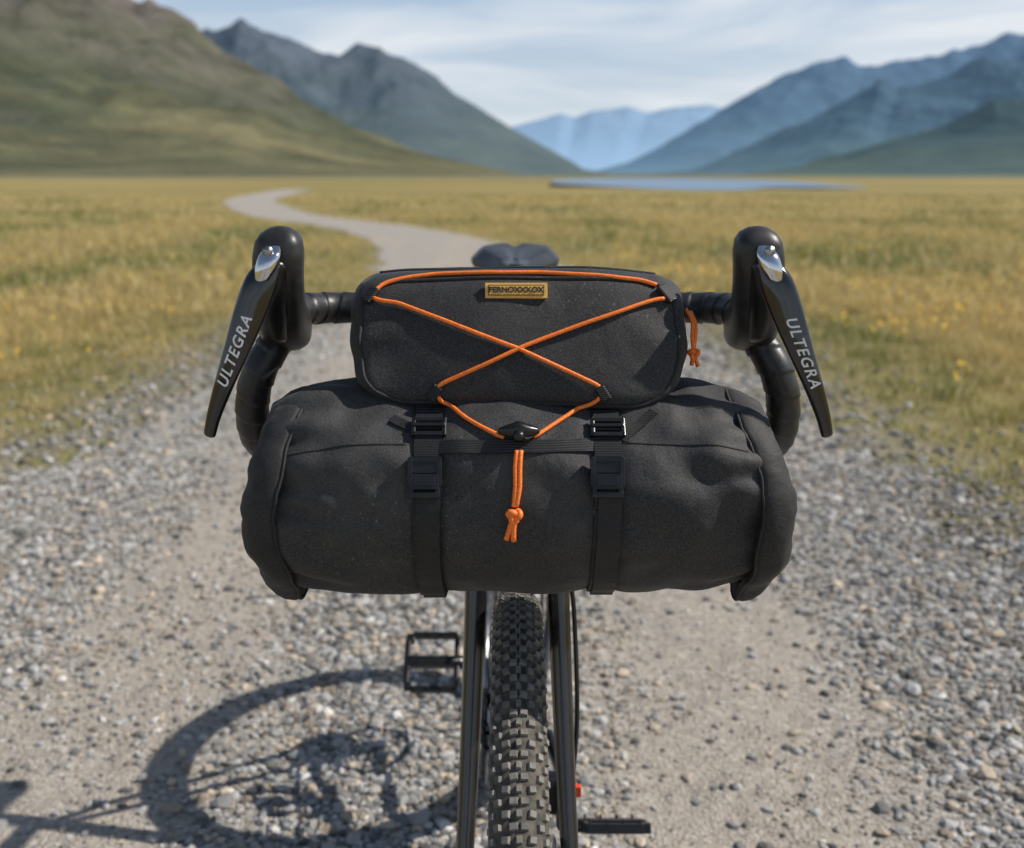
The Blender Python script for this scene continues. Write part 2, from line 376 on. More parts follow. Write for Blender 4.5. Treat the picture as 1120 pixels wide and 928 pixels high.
def stones(N_,y0,y1,pw,xw,rmin,rmax,ex,tk=.84,edge_only=False):
    y=y0+(y1-y0)*rng.random(N_)**pw; x=(rng.random(N_)*2-1)*np.minimum(xw,.62*y+.5)-.15
    dens=np.array([noise.noise(V((a*1.3,b*.6,2)))+.6*noise.noise(V((a*5,b*4,2))) for a,b in zip(x,y)])
    wob=np.array([.12*noise.noise(V((0,b*.8,4))) for b in y])
    trk=np.clip(1.45-3.3*np.minimum(np.abs(x-TL+wob),np.abs(x-TR+wob)),0,1)
    pr=np.clip(.95-tk*trk+dens*.6,.07,1)*np.clip((2.05-np.abs(x+.2))*1.8,0.10,1)
    if edge_only: pr*=np.clip((np.abs(x+.15)-.75)*2.2,.05,1)
    keep=rng.random(N_)<pr
    x=x[keep];y=y[keep];trk=trk[keep];n=len(x)
    r=rmin+(rmax-rmin)*rng.random(n)**ex*(1-.5*trk)
    v=IV[None]*(1+.30*(rng.random((n,12,1))-.5)*1.3)
    v=v*(np.stack([.8+.7*rng.random(n),.7+.4*rng.random(n),.45+.35*rng.random(n)],-1))[:,None]
    a=rng.random(n)*6.283; ca,sa=np.cos(a),np.sin(a); tl=(rng.random(n)-.5)*.8
    ct,st=np.cos(tl),np.sin(tl)
    X,Y,Z=v[...,0],v[...,1],v[...,2]
    Y,Z=Y*ct[:,None]-Z*st[:,None],Y*st[:,None]+Z*ct[:,None]
    X,Y=X*ca[:,None]-Y*sa[:,None],X*sa[:,None]+Y*ca[:,None]
    v=np.stack([X,Y,Z],-1)*r[:,None,None]
    v[...,0]+=x[:,None]; v[...,1]+=y[:,None]; v[...,2]+=.006+(r*.22)[:,None]
    f=(IF[None]+(np.arange(n)*12)[:,None,None]).reshape(-1,3)
    t=rng.random(n); k=rng.random(n)
    c=np.stack([.18+.34*t,.178+.333*t,.172+.32*t],-1)
    c[k>.76]*=np.array([1.18,1.0,.80]); c[k<.09]*=1.45; c[(k>.09)&(k<.25)]*=.40
    return v.reshape(-1,3),f,np.repeat(c,12,0)
vs=[];fs=[];cs=[];b=0
for a in (stones(95000,1.2,3.8,1.0,2.3,.0020,.0095,1.9,.80),stones(15000,1.25,3.8,1.0,2.3,.008,.0145,1.5,.88),stones(38000,3.5,9,1.1,2.5,.003,.013,2.0,.75),stones(1600,1.3,7,1.2,2.4,.012,.021,2.2,.7),
          stones(5200,1.5,8,1.1,2.3,.011,.024,1.8,.9,True),stones(9000,-2,1.2,1,2.2,.004,.012,1.8)):
    vs.append(a[0]);fs.append(a[1]+b);cs.append(a[2]);b+=len(a[0])
fast_mesh('gravel',np.concatenate(vs),np.concatenate(fs),MS,np.concatenate(cs))
# ---------------------------------------------------------------- grass
MGr=bpy.data.materials.new('grass_blade'); nt,N,L,P=nodes_of(MGr)
at=N.new('ShaderNodeAttribute'); at.attribute_name='Col'; L.new(at.outputs['Color'],P.inputs['Base Color'])
P.inputs['Roughness'].default_value=.7; P.inputs['Specular IOR Level'].default_value=.2
tl=N.new('ShaderNodeBsdfTranslucent'); L.new(at.outputs['Color'],tl.inputs[0]); ms=N.new('ShaderNodeMixShader'); ms.inputs[0].default_value=.35
out=N['Material Output']; L.new(P.outputs[0],ms.inputs[1]); L.new(tl.outputs[0],ms.inputs[2]); L.new(ms.outputs[0],out.inputs[0])
rpx=np.array([p.x for p in rp]); rpy=np.array([p.y for p in rp])
def grass(n,y0,y1,pw,h0,h1,w,spread):
    y=y0+(y1-y0)*rng.random(n)**pw; x=(rng.random(n)*2-1)*(spread*y+1.5)
    cx=np.interp(y,rpy,rpx); hw=np.array([hwf(q) for q in y])
    d=np.abs(x-cx)-hw
    nn=np.array([noise.noise(V((a*.35,b_*.16,0)))+.5*noise.noise(V((a*1.6,b_*1.1,3))) for a,b_ in zip(x,y)]); n3=np.array([noise.noise(V((a*4.,b_*4.,7))) for a,b_ in zip(x,y)])
    verge=np.where(y<9,.5,.12)
    pr=np.clip((d-verge*.1+.55*n3)/np.maximum(verge*2.4,.25),0,1)**1.3*np.clip(.75+1.2*n3,.04,1)
    k=rng.random(n)<pr; x,y,nn,n3,d=x[k],y[k],nn[k],n3[k],d[k]; n=len(x)
    h=(h0+(h1-h0)*rng.random(n))*(.65+.9*np.clip(n3+.2,0,1))*np.clip(.25+d*.45,.25,1); a=rng.random(n)*6.283; ln=.25+.6*rng.random(n); la=rng.random(n)*6.283
    ww=w*(.6+.8*rng.random(n))
    p0=np.stack([x-np.cos(a)*ww,y-np.sin(a)*ww,np.zeros(n)],-1); p1=np.stack([x+np.cos(a)*ww,y+np.sin(a)*ww,np.zeros(n)],-1)
    mx=x+np.cos(la)*h*ln*.35; my=y+np.sin(la)*h*ln*.35
    p2=np.stack([mx+np.cos(a)*ww*.8,my+np.sin(a)*ww*.8,h*.6],-1); p3=np.stack([mx-np.cos(a)*ww*.8,my-np.sin(a)*ww*.8,h*.6],-1)
    p4=np.stack([x+np.cos(la)*h*ln,y+np.sin(la)*h*ln,h],-1)
    v=np.stack([p0,p1,p2,p3,p4],1).reshape(-1,3); b=(np.arange(n)*5)[:,None]
    f=np.concatenate([b+np.array([0,1,2]),b+np.array([0,2,3]),b+np.array([3,2,4])])
    gold=np.array([.66,.50,.20]); green=np.array([.21,.25,.07]); pale=np.array([.82,.68,.40])
    t=np.clip(.72-2.0*nn+.3*(rng.random(n)-.5),0,1)[:,None]; c=green*(1-t)+gold*t
    q=(rng.random(n)<.22)[:,None]; c=np.where(q,pale,c); c*=(.7+.5*rng.random(n))[:,None]
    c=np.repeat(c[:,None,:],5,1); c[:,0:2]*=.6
    return v,f,c.reshape(-1,3)
vs=[];fs=[];cs=[];b=0
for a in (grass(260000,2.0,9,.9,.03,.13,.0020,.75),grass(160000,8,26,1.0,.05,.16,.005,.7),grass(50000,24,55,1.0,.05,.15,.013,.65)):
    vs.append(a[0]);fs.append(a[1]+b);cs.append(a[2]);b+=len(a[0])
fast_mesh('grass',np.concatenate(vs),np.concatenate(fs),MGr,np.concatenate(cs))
# yellow wildflowers
MFl=simple('flower_petal',(.95,.62,.02),(.85,.52,.02),.6)
vs=[];fs=[]
for i in range(2600):
    y=random.uniform(2.6,16); sgn=1 if random.random()<.8 else -1; x=sgn*(hwf(y)+.35+random.random()**1.3*y*.5)-.2
    if noise.noise(V((x*.8,y*.8,4)))<.15: continue
    z=random.uniform(.08,.19); r=random.uniform(.008,.015)*(1+y*.02); b=len(vs)
    vs.append(V((x,y,z)))
    for k in range(10):
        a=k/10*6.283; rr=r*(1 if k%2 else .55); vs.append(V((x+math.cos(a)*rr,y+math.sin(a)*rr*.8-.2*rr,z+.004+math.sin(a)*rr*.5)))
    fs+=[(b,b+1+k,b+1+(k+1)%10) for k in range(10)]
mk('wildflowers',vs,fs,MFl,smooth=False)
# ================================================================ BICYCLE
XO=.0055
bike=empty('bicycle',(XO,0,0))
RW=.335; FY=.93; RY=1.84
def wheel(tag,Y,Z,hubw):
    Rt=.3100; r=.0240
    vs=[];fs=[];A=180;B=28
    for i in range(A):
        a=2*math.pi*i/A
        for j in range(B):
            b_=2*math.pi*j/B; R=Rt+r*math.cos(b_); vs.append((r*1.02*math.sin(b_),Y+R*math.cos(a),Z+R*math.sin(a)))
    for i in range(A):
        for j in range(B): fs.append((i*B+j,i*B+(j+1)%B,((i+1)%A)*B+(j+1)%B,((i+1)%A)*B+j))
    mk(tag+'_tire',vs,fs,M_casing,bike)
    L_=[]; NK=216
    for i in range(NK):
        a=2*math.pi*i/NK
        if i%2==0: rows=[(0.17,.0036,.0031),(-.17,.0036,.0031),(.74,.0032,.0030),(-.74,.0032,.0030),(1.14,.0026,.003),(-1.14,.0026,.003)]
        else: rows=[(0,.0024,.0033),(.43,.0034,.0031),(-.43,.0034,.0031),(.98,.0030,.003),(-.98,.0030,.003)]
        for al,hx,ht in rows: L_.append((a,al,hx,ht))
    a=np.array([q[0] for q in L_]);al=np.array([q[1] for q in L_]);hx=np.array([q[2] for q in L_]);ht=np.array([q[3] for q in L_])
    m=len(L_); rad=np.stack([0*a,np.cos(a),np.sin(a)],-1); tan=np.stack([0*a,-np.sin(a),np.cos(a)],-1); X=np.array([1,0,0])[None]
    nrm=X*np.sin(al)[:,None]+rad*np.cos(al)[:,None]; lat=X*np.cos(al)[:,None]-rad*np.sin(al)[:,None]
    c=np.array([0,Y,Z])[None]+rad*Rt+nrm*(r+.0008)
    rot=(rng.random(m)-.5)*.25; t2=tan*np.cos(rot)[:,None]+lat*np.sin(rot)[:,None]; l2=lat*np.cos(rot)[:,None]-tan*np.sin(rot)[:,None]
    vv=[]
    for q in BOX:
        s=.8 if q[2]>0 else 1.05
        vv.append(c+l2*(q[0]*hx*s)[:,None]+t2*(q[1]*ht*s)[:,None]+nrm*(q[2]*.0021))
    v=np.stack(vv,1).reshape(-1,3); f=(np.array(BF)[None]+(np.arange(m)*8)[:,None,None]).reshape(-1,4)
    fast_mesh(tag+'_tire_knobs',v,f,M_tire,parent=bike)
    prof=[(-.0125,.298),(-.0135,.289),(-.010,.274),(0,.268),(.010,.274),(.0135,.289),(.0125,.298)]
    vs=[];fs=[];A=120;B=len(prof)
    for i in range(A):
        t=2*math.pi*i/A
        for x,R in prof: vs.append((x,Y+R*math.cos(t),Z+R*math.sin(t)))
    for i in range(A):
        for j in range(B-1): fs.append((i*B+j,i*B+j+1,((i+1)%A)*B+j+1,((i+1)%A)*B+j))
    mk(tag+'_rim',vs,fs,M_frame,bike)
    sp=[]
    for i in range(28):
        t=2*math.pi*i/28; sx=1 if i%2 else -1; t2=t+(.55 if (i//2)%2 else -.55)
        sp.append(([V((sx*hubw*.55,Y+.025*math.cos(t2),Z+.025*math.sin(t2))),V((sx*.002,Y+.274*math.cos(t),Z+.274*math.sin(t)))],.0011))
    tubes(tag+'_spokes',sp,M_frame,bike,6)
    tube(tag+'_hub',[V((x,Y,Z)) for x in (-hubw,-hubw*.9,-hubw*.6,-hubw*.55,-hubw*.5,0,hubw*.5,hubw*.55,hubw*.6,hubw*.9,hubw)],[.008,.012,.013,.026,.013,.012,.013,.026,.013,.012,.008],M_frame,bike,20)
    vs=[];fs=[];A=96;xr=hubw*.78
    for i in range(A):
        t=2*math.pi*i/A; w=.0012*math.sin(t*16)
        for R,x in ((.08+w,xr-.0009),(.066+w,xr-.0009),(.066+w,xr+.0009),(.08+w,xr+.0009)): vs.append((x,Y+R*math.cos(t),Z+R*math.sin(t)))
    for i in range(A):
        for j in range(4): fs.append((i*4+j,i*4+(j+1)%4,((i+1)%A)*4+(j+1)%4,((i+1)%A)*4+j))
    mk(tag+'_brake_rotor',vs,fs,M_steel,bike,smooth=False)
    tubes(tag+'_rotor_arms',[([V((xr,Y,Z)),V((xr,Y+.068*math.cos(q),Z+.068*math.sin(q)))],.003) for q in [i*math.pi/3 for i in range(6)]],M_frame,bike,6)
wheel('front',FY,RW,.05); wheel('rear',RY,RW,.065)
# fork
for s,nm in ((-1,'fork_leg_drive'),(1,'fork_leg_disc')):
    Yv=V((0,1,0))
    secs=[((0,1.082,.722),(0,0,1),.018,Yv,.020),((s*.024,1.078,.718),(s*.5,0,1),.017,Yv,.019),((s*.041,1.064,.69),(s*1,0,.3),.0135,Yv,.018),
          ((s*.0445,1.045,.63),(s*1,0,0),.0118,Yv,.017),((s*.047,1.022,.56),(s*1,0,0),.0112,Yv,.0155),((s*.052,.975,.44),(s*1,0,0),.0100,Yv,.013),((s*.057,.938,.352),(s*1,0,0),.0088,Yv,.012),((s*.057,.930,.33),(s*1,0,0),.007,Yv,.013)]
    loft(nm,secs,M_frame,bike,20,2.2)
loft('fork_crown',[((0,1.080,.705),(1,0,0),.026,(0,1,0),.020),((0,1.087,.73),(1,0,0),.024,(0,1,0),.022),((0,1.094,.755),(1,0,0),.022,(0,1,0),.022)],M_frame,bike)
tube('head_tube',[(0,1.090,.745),(0,1.105,.80),(0,1.135,.885),(0,1.15,.93)],[.024,.021,.021,.022],M_frame,bike,24)
tube('steerer_spacers',[(0,1.147,.925),(0,1.160,.962)],.017,M_plastic,bike,20)
tube('stem',[(0,1.157,.948),(0,1.12,.948),(0,1.062,.947)],[.018,.016,.018],M_frame,bike,20)
BZ=.215
tube('down_tube',[(0,1.105,.775),(0,1.30,.50),(0,1.485,BZ+.03)],[.021,.024,.022],M_frame,bike,24)
tube('top_tube',[(0,1.135,.875),(0,1.40,.845),(0,1.655,.81)],[.018,.016,.015],M_frame,bike,20)
tube('seat_tube',[(0,1.49,BZ),(0,1.60,.60),(0,1.67,.84)],[.02,.016,.0165],M_frame,bike,20)
tube('seatpost',[(0,1.665,.82),(0,1.702,.945)],.0136,M_gloss,bike,16)
tubes('rear_stays',[([(s*.012,1.50,BZ+.005),(s*.038,1.56,BZ+.025),(s*.064,1.76,.31),(s*.067,RY,RW)],.009) for s in (-1,1)]+[([(s*.012,1.655,.77),(s*.034,1.70,.68),(s*.066,RY,RW+.01)],.0075) for s in (-1,1)],M_frame,bike,12)
tube('bottom_bracket',[(-.045,1.5,BZ),(.045,1.5,BZ)],.021,M_frame,bike,20)
# drivetrain
def ring(name,x,Y,Z,R,r,th,teeth,mat):
    vs=[];fs=[];A=teeth*4
    for i in range(A):
        t=2*math.pi*i/A; w=.0035 if i%4 in (0,1) else 0
        for q,xx in ((R+w,x-th),(r,x-th),(r,x+th),(R+w,x+th)): vs.append((xx,Y+q*math.cos(t),Z+q*math.sin(t)))
    for i in range(A):
        for j in range(4): fs.append((i*4+j,i*4+(j+1)%4,((i+1)%A)*4+(j+1)%4,((i+1)%A)*4+j))
    return mk(name,vs,fs,mat,bike,smooth=False)
ring('chainring',-.048,1.5,BZ,.082,.052,.0015,40,M_gloss)
tubes('chainring_arms',[([V((-.05,1.5,BZ)),V((-.05,1.5+.062*math.cos(q),BZ+.062*math.sin(q)))],.005) for q in (.7,2.27,3.84,5.41)],M_gloss,bike,8)
for i in range(5): ring('cassette_%d'%i,-.050+i*.0045,RY,RW,.034+i*.006,.018,.0009,14+2*i,M_steel)
tubes('chain',[([(-.048,1.5,BZ+.083),(-.046,RY,RW+.042)],.004),([(-.048,1.5,BZ-.083),(-.046,RY-.05,.22),(-.046,RY,.21)],.004)],M_steel,bike,6)
boxes('rear_derailleur',[((-.052,RY,.265),(.008,.012,.05)),((-.050,RY,.225),(.004,.012,.012)),((-.062,RY,.30),(.01,.015,.018))],M_plastic,bike,None,.003)
phi=math.radians(17)
for s,nm in ((-1,'drive'),(1,'other')):
    d=V((0,math.cos(phi),math.sin(phi)))*(-s)
    c0=V((s*.052,1.5,BZ)); c1=V((s*.078,1.5,BZ))+d*.168
    loft('crank_arm_'+nm,[(c0,(0,-d.z,d.y),.017,(1,0,0),.010),(c0+(c1-c0)*.4+V((s*.004,0,0)),(0,-d.z,d.y),.012,(1,0,0),.008),(c1,(0,-d.z,d.y),.013,(1,0,0),.007)],M_gloss,bike)
    tube('pedal_axle_'+nm,[c1,c1+V((s*.05,0,0)),c1+V((s*.11,0,0))],[.010,.0085,.006],M_plastic,bike,12)
    px0=c1.x+s*.060; L_=[]
    mx=Matrix.Translation((px0,c1.y,c1.z))@Matrix.Rotation(math.radians(38 if s<0 else -30),4,'X')
    w,l=.050,.050
    L_+=[((0,l,0),(w*.8,.0048,.007)),((0,-l,0),(w*.8,.0048,.007)),((s*w*.95,0,0),(.0048,l*.8,.007)),((-s*w*.75,0,0),(.0045,l*.85,.007)),((0,0,0),(w,.009,.0085)),((s*w*.87,l*.88,0),(.007,.007,.007)),((s*w*.87,-l*.88,0),(.007,.007,.007))]
    for i in range(4):
        for q in (-1,1):
            L_.append(((-w*.7+i*w*.47,q*l,.009),(.0018,.0018,.004)))
    boxes('pedal_'+nm,L_,M_plastic,bike,mx,.0015)
boxes('front_brake_caliper',[((.052,1.005,.425),(.010,.016,.028)),((.042,1.012,.43),(.012,.013,.020)),((.058,1.0,.40),(.007,.010,.012))],M_plastic,bike,None,.004)
boxes('caliper_mark',[((.0635,.992,.445),(.004,.0035,.006))],M_red,bike,None,.001)
tubes('brake_hoses',[(catmull([(.10,1.05,.93),(.07,1.06,.88),(.052,1.075,.74),(.061,1.045,.62),(.064,1.02,.52),(.060,1.01,.45)],8),.0026),
    (catmull([(-.10,1.05,.93),(-.06,1.07,.87),(-.03,1.13,.80),(-.02,1.20,.70)],8),.0026)],M_plastic,bike,8)
# saddle
vs=[];fs=[];A=40;B=33
for i in range(A):
    u=i/(A-1); y=1.535+.265*u
    hw=float(np.interp(u,[0,.06,.2,.45,.65,.82,.94,1],[.006,.016,.020,.027,.050,.073,.076,.054]))
    zc=.950+.010*abs(u-.35)**1.3+ (.020*max(0,u-.45))
    for j in range(B):
        q=j/(B-1)*2-1; e=abs(q)
        z=zc-.006*e**2-.028*max(0,e-.66)/.34*(.5+.5*u)-.007*math.exp(-(q/.16)**2)*(1 if u>.15 else 0)-(.012*(1-u/.06) if u<.06 else 0)
        x=hw*math.copysign(min(1,e*1.12) if e<.9 else 1-.12*(e-.9)*10*0.5,q)
        vs.append((x,y,z))
for i in range(A-1):
    for j in range(B-1): a=i*B+j; fs.append((a,a+1,a+B+1,a+B))
sdl=mk('saddle',vs,fs,M_saddle,bike); md=sdl.modifiers.new('s','SOLIDIFY'); md.thickness=.010; md.offset=-1
tubes('saddle_rails',[(catmull([(s*.008,1.565,.935),(s*.02,1.62,.910),(s*.022,1.70,.908),(s*.03,1.77,.935)],6),.0036) for s in (-1,1)],M_chrome,bike,10)
boxes('seatpost_clamp',[((0,1.70,.908),(.030,.02,.008)),((0,1.70,.925),(.012,.015,.01))],M_steel,bike,None,.003)
# handlebar
def tape_rf(s,a):
    t=(s/.021+a/(2*math.pi))%1.0
    return 1+.085*(t-.5)-(.09 if t>.91 else 0)
tube('handlebar_tops',[(-.16,1.06,.947),(-.1,1.06,.947),(.1,1.06,.947),(.16,1.06,.947)],[.0125,.0158,.0158,.0125],M_gloss,bike,24)
for s,nm in ((-1,'a'),(1,'b')):
    pth=catmull([(s*.115,1.06,.947),(s*.16,1.06,.948),(s*.192,1.052,.949),(s*.211,1.025,.950),(s*.217,.995,.945),(s*.225,.972,.928),(s*.238,.960,.905),(s*.2475,.962,.878),(s*.253,.980,.846),(s*.2545,1.01,.822),(s*.255,1.05,.812),(s*.255,1.10,.811),(s*.255,1.125,.812)],24)
    rad=[.0158]*9+[.0163]*4
    tube('bar_tape_'+nm,pth,rad,M_tape,bike,28,rf=tape_rf)
    tube('bar_plug_'+nm,[pth[-1],pth[-1]+V((0,.006,0))],[.0165,.013],M_plastic,bike,20)
    X=V((1,0,0))
    secs=[((s*.2165,1.006,.936),X,.0185,(0,.3,1),.021),((s*.217,.978,.944),X,.0230,(0,.35,1),.026),((s*.2145,.950,.956),X,.0228,(0,.5,1),.0240),
          ((s*.2105,.928,.974),X,.0218,(0,.9,1),.020),((s*.2070,.912,.996),X,.0216,(0,1,.5),.0185),((s*.2045,.905,1.013),X,.0214,(0,1,.3),.0180),((s*.2035,.904,1.025),X,.0195,(0,1,.2),.0165)]
    loft('brake_hood_'+nm,secs,M_hood,bike,32,2.9)
    tube('hood_seam_'+nm,catmull([(s*(.218+.017),.985,.962),(s*(.214+.019),.945,.978),(s*(.209+.0195),.920,.990),(s*(.206+.017),.898,1.008)],8),.0016,M_hood,bike,8)
    Yd=V((0,1,0)); pts=[(s*.2055,.884,1.008),(s*.2140,.879,.992),(s*.2235,.874,.968),(s*.2350,.869,.938),(s*.2475,.868,.908),(s*.2590,.872,.880),(s*.2650,.876,.862)]
    W=[.0080,.0135,.0135,.0108,.0082,.0062,.0052]; Tk=[.006,.008,.0065,.0050,.0045,.004,.0035]
    secs=[]
    for i,p in enumerate(pts):
        a=V(pts[max(i-1,0)]); b=V(pts[min(i+1,len(pts)-1)]); t=(b-a).normalized(); sd_=t.cross(Yd).normalized()
        secs.append((V(p),sd_,W[i],(sd_.cross(t)).normalized(),Tk[i]))
    loft('brake_lever_'+nm,secs,M_gloss,bike,28,2.2)
    loft('lever_body_'+nm,[((s*.2075,.893,1.004),X,.013,(0,1,0),.010),((s*.213,.905,.978),X,.015,(0,1,0),.016),((s*.217,.925,.955),X,.015,(0,1,0),.018),((s*.219,.945,.935),X,.012,(0,1,0),.015)],M_plastic,bike,20,2.3)
    loft('pivot_cap_'+nm,[((s*.2040,.886,1.021),X,.0055,(0,1,0),.004),((s*.2055,.878,1.015),X,.0088,(0,1,0),.006),((s*.2085,.8745,1.005),X,.0092,(0,1,0),.006),((s*.212,.873,.995),X,.0060,(0,1,0),.004)],M_chrome,bike,20,2.2)
    tube('pivot_bolt_'+nm,[(s*.2060,.876,1.0175),(s*.2060,.8705,1.0185)],.0042,M_steel,bike,16)
    c=bpy.data.curves.new('lever_lettering_'+nm,'FONT'); c.body='ULTEGRA'; c.size=.0128; c.extrude=.0002; c.align_x='CENTER'; c.align_y='CENTER'; c.shear=.3; c.space_character=1.2; c.offset=.0002
    c.materials.append(M_white); o=link(bpy.data.objects.new('lever_lettering_'+nm,c),bike)
    ce=V((s*.2362,.869,.935)); d=(V((s*.2520,.868,.897))-V((s*.2222,.875,.970))).normalized()
    if s<0: d=-d
    zz=V((0,-1,0)); zz=(zz-d*zz.dot(d)).normalized(); yyv=zz.cross(d)
    o.matrix_local=Matrix.Translation(ce+zz*.0057)@Matrix((d,yyv,zz)).transposed().to_4x4()
# ================================================================ DRY BAG
roll=empty('handlebar_roll_bag',(XO,0,0))
BC=V((0,.905,.808)); BR=.096; BW=.212
def rollr(x,th):
    e=max(0,(abs(x)-(BW-.070))/.070); e=min(e,1)
    r=BR*(1-.19*e**1.9)
    for sx in (-.0745,.072):
        r-=.0052*math.exp(-((x-sx)/.015)**2)*(1 if math.sin(th)>-.9 else .5)
    r+=.0026*math.exp(-(x/.045)**2)*math.cos(th)
    c_,s_=math.cos(th),math.sin(th); sg=math.copysign(3,x)
    ln=.018+.045*(.5+noise.noise(V((sg,c_*3.2,s_*3.2))))
    pl=math.exp(-max(0,(BW-.026-abs(x)))/ln)*min(1,max(0,(BW+.004-abs(x))/.02))
    r+=.0022*pl*math.sin(th*17+6*noise.noise(V((sg,c_*1.5,s_*1.5))))
    r+=.0042*pl*noise.noise(V((sg*2+x*8,c_*3.4,s_*3.4)))
    r+=.0052*noise.noise(V((x*9,c_*1.1,s_*1.1)))+.0036*noise.noise(V((x*19+s_*2,c_*2.1,s_*2.1+5)))+.0014*noise.noise(V((x*44-s_*3,c_*4,s_*4+5)))
    # soft vertical tension folds between straps and ends
    r+=.0016*math.sin(x*105+4*noise.noise(V((x*6,c_*1.5,s_*1.5)))+s_*3)*math.exp(-((abs(x)-.145)/.035)**2)*(.4+.6*max(0,c_))
    return r
vs=[];fs=[];A=300;B=200
for i in range(A):
    x=-BW+2*BW*i/(A-1)
    for j in range(B):
        th=2*math.pi*j/B; r=rollr(x,th)
        z=math.sin(th)*r; 
        if z<-.06: z=-.06+(z+.06)*.9
        vs.append((x,BC.y-math.cos(th)*r,BC.z+z))
for i in range(A-1):
    for j in range(B): fs.append((i*B+j,i*B+(j+1)%B,(i+1)*B+(j+1)%B,(i+1)*B+j))
fs.append(tuple(range(B))); fs.append(tuple((A-1)*B+j for j in range(B)))
body=mk('roll_body',vs,fs,M_fab,roll); bv=bvh_of(body)
for s,nm in ((-1,'a'),(1,'b')):
    prof=[(.203,.0760),(.1995,.0860),(.1995,.0910),(.2045,.0922),(.2125,.0910),(.221,.0872),(.2285,.0800),(.2330,.066),(.2340,.045),(.234,.02),(.2335,.001)]
    vs=[];fs=[];B2=160
    for k,(x,r) in enumerate(prof):
        for j in range(B2):
            th=2*math.pi*j/B2
            q=V((math.cos(th)*1.6,math.sin(th)*1.6,s*4+x*14))
            rr=r*(1+.035*noise.noise(q)+.014*noise.noise(q*3)+.008*math.sin(5*th+s)) + (.008*math.exp(-((th-4.95)/.20)**2)+.006*math.exp(-((th-math.pi-.95)/.2)**2))*(r>.05)
            sn=math.sin(th)
            lean=-.020*max(0,sn)**1.5-.006*max(0,-sn-.3)+.006*noise.noise(q*1.3)+.002*noise.noise(q*4)
            vs.append((s*(x+lean),BC.y-math.cos(th)*rr*.98,BC.z+sn*rr-.003))
    n_=len(prof)
    for i in range(n_-1):
        for j in range(B2): fs.append((i*B2+j,i*B2+(j+1)%B2,(i+1)*B2+(j+1)%B2,(i+1)*B2+j))
    mk('end_cap_'+nm,vs,fs,M_trim,roll)
    edge=[V(vs[2*B2+j]) for j in range(0,B2,2)]
    tube('end_piping_'+nm,edge,.0014,M_trim,roll,8,closed=True)
def surf(x,th,off=0):
    d=V((0,-math.cos(th),math.sin(th))); h=bv.ray_cast(V((x,BC.y,BC.z)),d); return (h[0] if h[0] else BC+d*BR)+d*off
def ribbon_loop(name,xc,hw,mat,off=.0012,th0=0,th1=2*math.pi,n=140,closed=True):
    vs=[];fs=[]
    for i in range(n+(0 if closed else 1)):
        th=th0+(th1-th0)*i/n; d=V((0,-math.cos(th),math.sin(th)))
        R=max((surf(xc+q,th)-V((xc+q,BC.y,BC.z))).length for q in (-hw,0,hw))
        for q,o in ((-hw,off*.2),(-hw,off+.0004),(hw,off+.0004),(hw,off*.2)):
            xx=xc+q+.0007*math.sin(th*3); vs.append(V((xx,BC.y,BC.z))+d*(R+o))
    m=len(vs)//4
    for i in range(m if closed else m-1):
        for j in range(4): k=((i+1)%m)*4; fs.append((i*4+j,i*4+(j+1)%4,k+(j+1)%4,k+j))
    return mk(name,vs,fs,mat,roll,smooth=False)
def frame_at(x,th,off,roll_=0):
    p=surf(x,th,off); n_=V((0,-math.cos(th),math.sin(th))); t=V((0,math.sin(th),math.cos(th)))
    return Matrix.Translation(p)@Matrix((V((1,0,0)),t,n_)).transposed().to_4x4()
for k,xs_ in enumerate((-.0745,.072)):
    ribbon_loop('strap_%d'%(k+1),xs_,.0112,M_web,.0016)
    ribbon_loop('strap_tail_%d'%(k+1),xs_+.001,.0095,M_web,.0045,math.radians(-75),math.radians(24),60,False)
    a=math.radians(46)
    boxes('slider_%d'%(k+1),[((0,.0068,.003),(.0135,.0018,.0022)),((0,.0012,.0042),(.0135,.0016,.002)),((0,-.0068,.003),(.0135,.0020,.0022)),((-.0125,0,.003),(.0018,.0088,.0022)),((.0125,0,.003),(.0018,.0088,.0022))],M_plastic,roll,frame_at(xs_+.001,a,.003),.0007)
    boxes('slider_web_%d'%(k+1),[((0,.003,.0028),(.0108,.0052,.0010))],M_web,roll,frame_at(xs_+.001,a,.003),.0004)
    a=math.radians(20.5)
    boxes('buckle_%d'%(k+1),[((0,.014,.004),(.0125,.0022,.0032)),((0,-.0145,.004),(.0125,.0024,.0032)),((0,.0075,.0038),(.0105,.005,.0026)),((-.0118,.004,.004),(.0020,.0115,.0034)),((.0118,.004,.004),(.0020,.0115,.0034)),
        ((0,-.004,.0046),(.0115,.0062,.0036)),((-.0105,-.0105,.004),(.0018,.005,.003)),((.0105,-.0105,.004),(.0018,.005,.003)),((0,-.004,.0086),(.0085,.0035,.0006))],M_plastic,roll,frame_at(xs_-.001,a,.004),.0011)
def flat_strip(name,pts,hw,mat,parent,off,th=.0016):
    vs=[];fs=[];P_=[]
    for i in range(len(pts)-1):
        for q in range(14): t=q/14; P_.append((pts[i][0]*(1-t)+pts[i+1][0]*t,pts[i][1]*(1-t)+pts[i+1][1]*t))
    P_.append(pts[-1])
    C=[surf(x,math.radians(a),off) for x,a in P_]
    for i,(x,a) in enumerate(P_):
        t=(C[min(i+1,len(C)-1)]-C[max(i-1,0)]).normalized(); n_=V((0,-math.cos(math.radians(a)),math.sin(math.radians(a)))); s_=n_.cross(t).normalized()
        for u,w_ in ((-1,0),(-1,1),(1,1),(1,0)): vs.append(C[i]+s_*hw*u+n_*th*w_)
    for i in range(len(C)-1):
        for j in range(4): fs.append((i*4+j,i*4+(j+1)%4,(i+1)*4+(j+1)%4,(i+1)*4+j))
    return mk(name,vs,fs,mat,parent,smooth=False)
